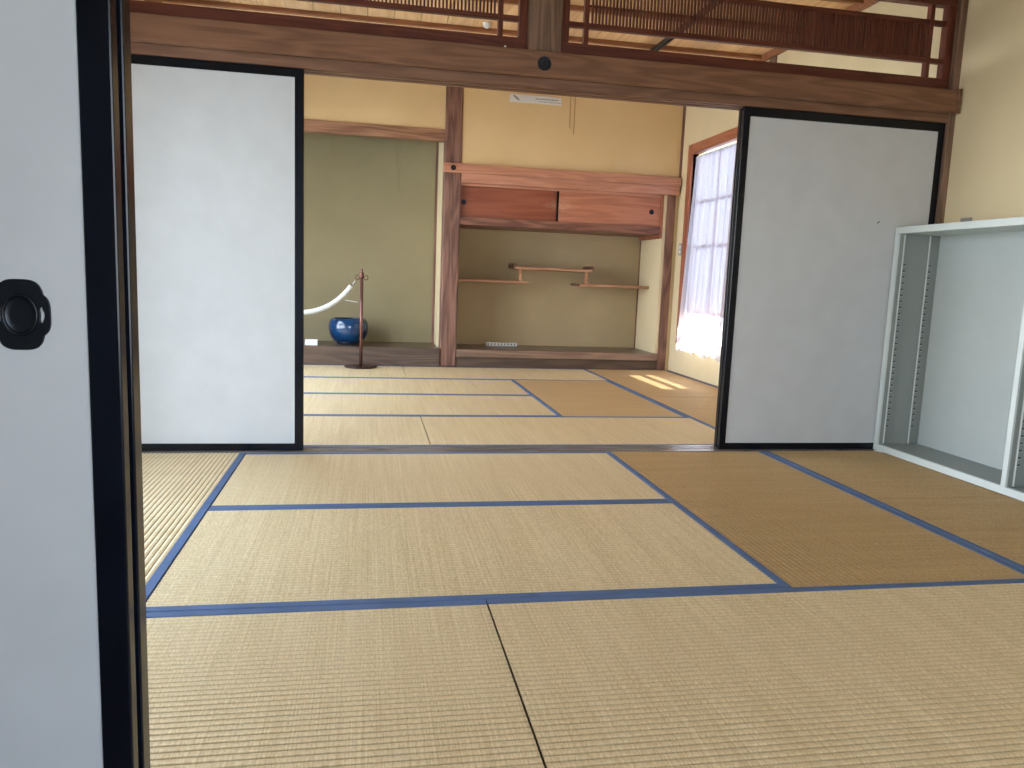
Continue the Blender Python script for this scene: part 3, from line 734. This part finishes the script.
for z0, z1 in ((.345, .445), (.485, .610)):
    boxes('clear_pane', [(wx+.063, wx+.067, fo0+fw, fo1-fw, z0, z1)], 'glass', wi)
for z0, z1 in ((.65, 1.25), (1.275, 1.68), (1.70, 2.14)):
    boxes('frosted_pane', [(wx+.063, wx+.067, fo0+fw, fo1-fw, z0, z1)], 'frosted', wi)
# curtain
ct = root('curtain', (wx-.03, 2.9, .25), 'white sheer curtain glowing with sunlight over the back room window', 'curtain')
bm = bmesh.new(); ny, nz = 150, 30; ya, yb, za, zb = 2.32, 3.40, .245, 2.095
grid = []
for j in range(nz+1):
    v = j/nz; row = []
    for i in range(ny+1):
        u = i/ny; y = ya+(yb-ya)*u
        hem = .012*math.sin(u*41)+.010*math.sin(u*23+1)
        yy = ya+(yb-ya-.115*v)*u
        amp = .010+.010*(1-v)
        x = wx-.032-amp*(math.sin(u*58+.6*math.sin(v*3))+.5*math.sin(u*97+v*2))-.012*(1-v)
        z = za+(zb-za)*v+(hem*(1-v)**6)
        row.append(bm.verts.new((x, yy, z)))
    grid.append(row)
for j in range(nz):
    for i in range(ny): bm.faces.new((grid[j][i], grid[j][i+1], grid[j+1][i+1], grid[j+1][i]))
mk('fabric', bm, 'curtain', ct, smooth=True)
bm = bmesh.new(); tube(bm, [(wx-.030, 2.45, 2.098), (wx-.030, 3.27, 2.098)], .006, 8)
mk('curtain_rod', bm, 'card', ct)
lsw = boxes('light_switch', [(wx-.010, wx-.0005, 3.565, 3.635, 1.18, 1.30)], 'greyplastic', bev=.002, label='small grey light switch on wall beside the window', cat='switch')
boxes('rocker', [(wx-.013, wx-.0098, 3.585, 3.615, 1.245, 1.28)], 'card', lsw, bev=.001)
boxes('rocker', [(wx-.013, wx-.0098, 3.585, 3.615, 1.20, 1.235)], 'card', lsw, bev=.001)
boxes('trim_21', [(wx-.012, wx+.03, 1.95, 2.05, .004, CEIL-.0525)], 'post_z', kind='structure', label='wall post in the back room beside the window', cat='post')

# ------------------------------------------------------------------ blue pot
px, py, pz = .385, 4.02, .1765
pot = root('blue_pot', (px, py, pz), 'round cobalt blue glazed pot on the alcove platform', 'pot')
bm = bmesh.new()
prof = [(.118, .020), (.135, .030), (.165, .060), (.187, .105), (.195, .150), (.194, .190), (.186, .225), (.172, .247), (.160, .255), (.150, .254), (.146, .246), (.158, .225), (.170, .190), (.170, .150), (.150, .08), (.10, .045), (.01, .04)]
lathe(bm, [(r, z+pz) for r, z in prof], px, py, 48)
mk('bowl', bm, 'glaze', pot, smooth=True)
bm = bmesh.new(); lathe(bm, [(.108, pz), (.114, pz+.004), (.112, pz+.014), (.119, pz+.021)], px, py, 40)
mk('foot_ring', bm, 'glaze_dark', pot, smooth=True)
# caption card
cc = root('caption_card', (.045, 3.76, .18), 'small white caption card on the platform edge beside pot', 'card')
bm = bmesh.new(); prism_x(bm, [(3.745, .1805), (3.749, .1805), (3.790, .232), (3.786, .2335)], -.015, .100); mk('face', bm, 'card', cc)
bm = bmesh.new(); bx(bm, -.012, .097, 3.7885, 3.8015, .1802, .183); prism_x(bm, [(3.788, .231), (3.7895, .231), (3.802, .1802), (3.800, .1802)], -.015, .100); mk('stand', bm, 'card', cc)
bm = bmesh.new(); bx(bm, .010, .075, 3.7600, 3.7612, .2040, .2052); mk('caption_line', bm, 'ink', cc)

# ------------------------------------------------------------------ stanchions and rope
def stanchion(x, y, label):
    r = root('stanchion', (x, y, 0), label, 'stanchion', 'rope stanchions before the alcove')
    bm = bmesh.new(); lathe(bm, [(.150, 0.0015), (.155, .006), (.152, .014), (.10, .020), (.03, .026), (.018, .032)], x, y, 36); mk('base', bm, 'bronze_dark', r, smooth=True)
    bm = bmesh.new(); lathe(bm, [(.0145, .028), (.0145, .838)], x, y, 16); mk('pole', bm, 'bronze', r, smooth=True)
    bm = bmesh.new(); lathe(bm, [(.016, .835), (.026, .842), (.026, .856), (.018, .862), (.022, .878), (.016, .890), (.007, .896), (.011, .906), (.008, .917), (.002, .922)], x, y, 18); mk('finial', bm, 'bronze', r, smooth=True)
    for s in (-1, 1):
        bm = bmesh.new(); pts = []
        for i in range(11):
            t = math.pi*1.25*i/10-.9
            pts.append((x+s*(.036+.020*math.cos(t-1.2)*1.0), y-.002, .842+.022*math.sin(t-1.2)))
        pts.insert(0, (x+s*.018, y-.002, .850))
        tube(bm, pts, .0045, 6); mk('hook', bm, 'bronze', r, smooth=True)
    return r
SX, SY = .513, 3.545
stanchion(SX, SY, 'bronze stanchion post with round base before the blue pot')
stanchion(-.62, SY, 'bronze stanchion post at the other end of the white rope')
rp = root('barrier_rope', ((SX-.62)/2, SY, .5), 'white twisted barrier rope hanging from the stanchion', 'rope')
def rope_pt(u):
    xa, xb = -.62+.055, SX-.055
    s = 2*u-1
    return Vector((xa+(xb-xa)*u, SY-.004, .500+.315*s*s*(.75+.25*s*s)))
u0, u1 = .04, .96
NS = 3
for k in range(NS):
    bm = bmesh.new(); pts = []; N = 260
    for i in range(N+1):
        u = u0+(u1-u0)*i/N; p = rope_pt(u); t = (rope_pt(u+.004)-rope_pt(u-.004)).normalized()
        a = Vector((0, 1, 0)); b = t.cross(a); ph = 2*math.pi*(i/N*26+k/NS)
        pts.append(p+.0140*(math.cos(ph)*a+math.sin(ph)*b))
    tube(bm, pts, .0118, 8); mk('strand', bm, 'rope', rp, smooth=True)
for ua, ub in ((0.0, u0+.015), (u1-.015, 1.0)):
    bm = bmesh.new(); pts = [rope_pt(ua+(ub-ua)*i/8) for i in range(9)]
    inner = [(.004 if (ua == 0 and i < 5) or (ua > 0 and i > 3) else .017) for i in range(9)]
    tube(bm, pts, .01, 12, radii=inner); mk('end_ferrule', bm, 'chrome', rp, smooth=True)

# white strip with black dots on the shelf alcove floor
ps = root('power_strip', (1.97, 4.22, .172), 'white strip with a row of black dots on the right alcove platform', 'power strip')
boxes('body', [(1.800, 2.135, 4.195, 4.235, .1725, .206)], 'card', ps, bev=.004)
for i in range(9):
    x = 1.826+i*.0355
    boxes('socket', [(x-.006, x+.006, 4.1935, 4.1955, .184, .198)], 'black_ink', ps)

# ------------------------------------------------------------------ steel bookcase
bx0, bx1, by0, by1, bz = 3.428, 3.698, -1.795, .029, 1.252
bc = root('steel_bookcase', ((bx0+bx1)/2, (by0+by1)/2, 0), 'light grey steel open bookcase with empty bays by the right wall', 'bookcase')
t = .030
boxes('top_panel', [(bx0, bx1, by0, by1, bz-.036, bz)], 'steel', bc, bev=.002)
boxes('base_panel', [(bx0, bx1, by0, by1, .004, .040)], 'steel', bc, bev=.002)
boxes('side_panel', [(bx0, bx1, by1-t, by1, .040, bz-.036)], 'steel', bc, bev=.0015)
boxes('side_panel', [(bx0, bx1, by0, by0+t, .040, bz-.036)], 'steel', bc, bev=.0015)
dvc = -.897
boxes('divider', [(bx0+.001, bx1-.012, dvc-.014, dvc+.014, .040, bz-.036)], 'steel', bc, bev=.0015)
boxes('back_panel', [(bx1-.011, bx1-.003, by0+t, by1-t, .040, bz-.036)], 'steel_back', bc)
for ya_, yb_ in ((by1-t-.0012, by1-t-.0002), (dvc-.0152, dvc-.0142), (dvc+.0142, dvc+.0152), (by0+t+.0002, by0+t+.0012)):  # thin darker grey sheets over the inner faces of the bays
    boxes('side_inner_sheet', [(bx0+.012, bx1-.0115, ya_, yb_, .0405, bz-.0365)], 'steel_inner', bc)
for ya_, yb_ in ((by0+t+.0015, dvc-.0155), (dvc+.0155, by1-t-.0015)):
    boxes('base_inner_sheet', [(bx0+.012, bx1-.0115, ya_, yb_, .0402, .0412)], 'steel_inner', bc)
def strip(xc, yface, side):
    """slotted upright on a bay side; side = -1 faces -y"""
    y0, y1 = (yface-.0075, yface-.0015) if side < 0 else (yface+.0015, yface+.0075)
    s = boxes('slotted_upright', [(xc-.022, xc+.022, y0, y1, .046, bz-.040)], 'steel_inner', bc, bev=.001)
    fy = (y0-.008, y0-.0005) if side < 0 else (y1+.0005, y1+.008)
    boxes('flange', [(xc-.0215, xc-.0185, fy[0], fy[1], .046, bz-.040)], 'steel', s)
    bm = bmesh.new(); bm2 = bmesh.new(); z = .14
    ys = (y0-.0006, y0+.0002) if side < 0 else (y1-.0002, y1+.0006)
    while z < 1.06:
        bx(bm, xc-.010, xc+.004, ys[0], ys[1], z, z+.008)
        bx(bm2, xc-.010, xc+.004, ys[0]-(.002 if side < 0 else 0), ys[1]+(.002 if side > 0 else 0), z-.003, z-.0005)
        z += .0335
    tag(mk('slots', bm, 'slot', s), kind='stuff'); tag(mk('slot_lips', bm2, 'slot_lit', s), kind='stuff')
for xc in (bx0+.052, bx1-.060):
    strip(xc, by1-t, -1); strip(xc, dvc-.014, -1); strip(xc, dvc+.014, 1); strip(xc, by0+t, 1)
for y in (by1-.04, by0+.04):
    for xx in (bx0+.03, bx1-.03):
        bm = bmesh.new(); lathe(bm, [(.018, 0.0005), (.018, .0045)], xx, y, 14); mk('foot', bm, 'black_ink', bc)
boxes('paper_shim', [(bx0-.012, bx0+.05, -.055, .004, .0016, .0036)], 'card', label='folded white paper shim under the bookcase corner', cat='shim')
br = root('wall_bracket', (3.69, -.16, 1.252), 'small steel bracket on top of the bookcase against wall', 'bracket')
boxes('plate', [(3.7012, 3.7045, -.20, -.12, 1.2526, 1.304)], 'chrome', br)
boxes('flange', [(3.650, 3.7010, -.20, -.12, 1.2525, 1.2555)], 'chrome', br)
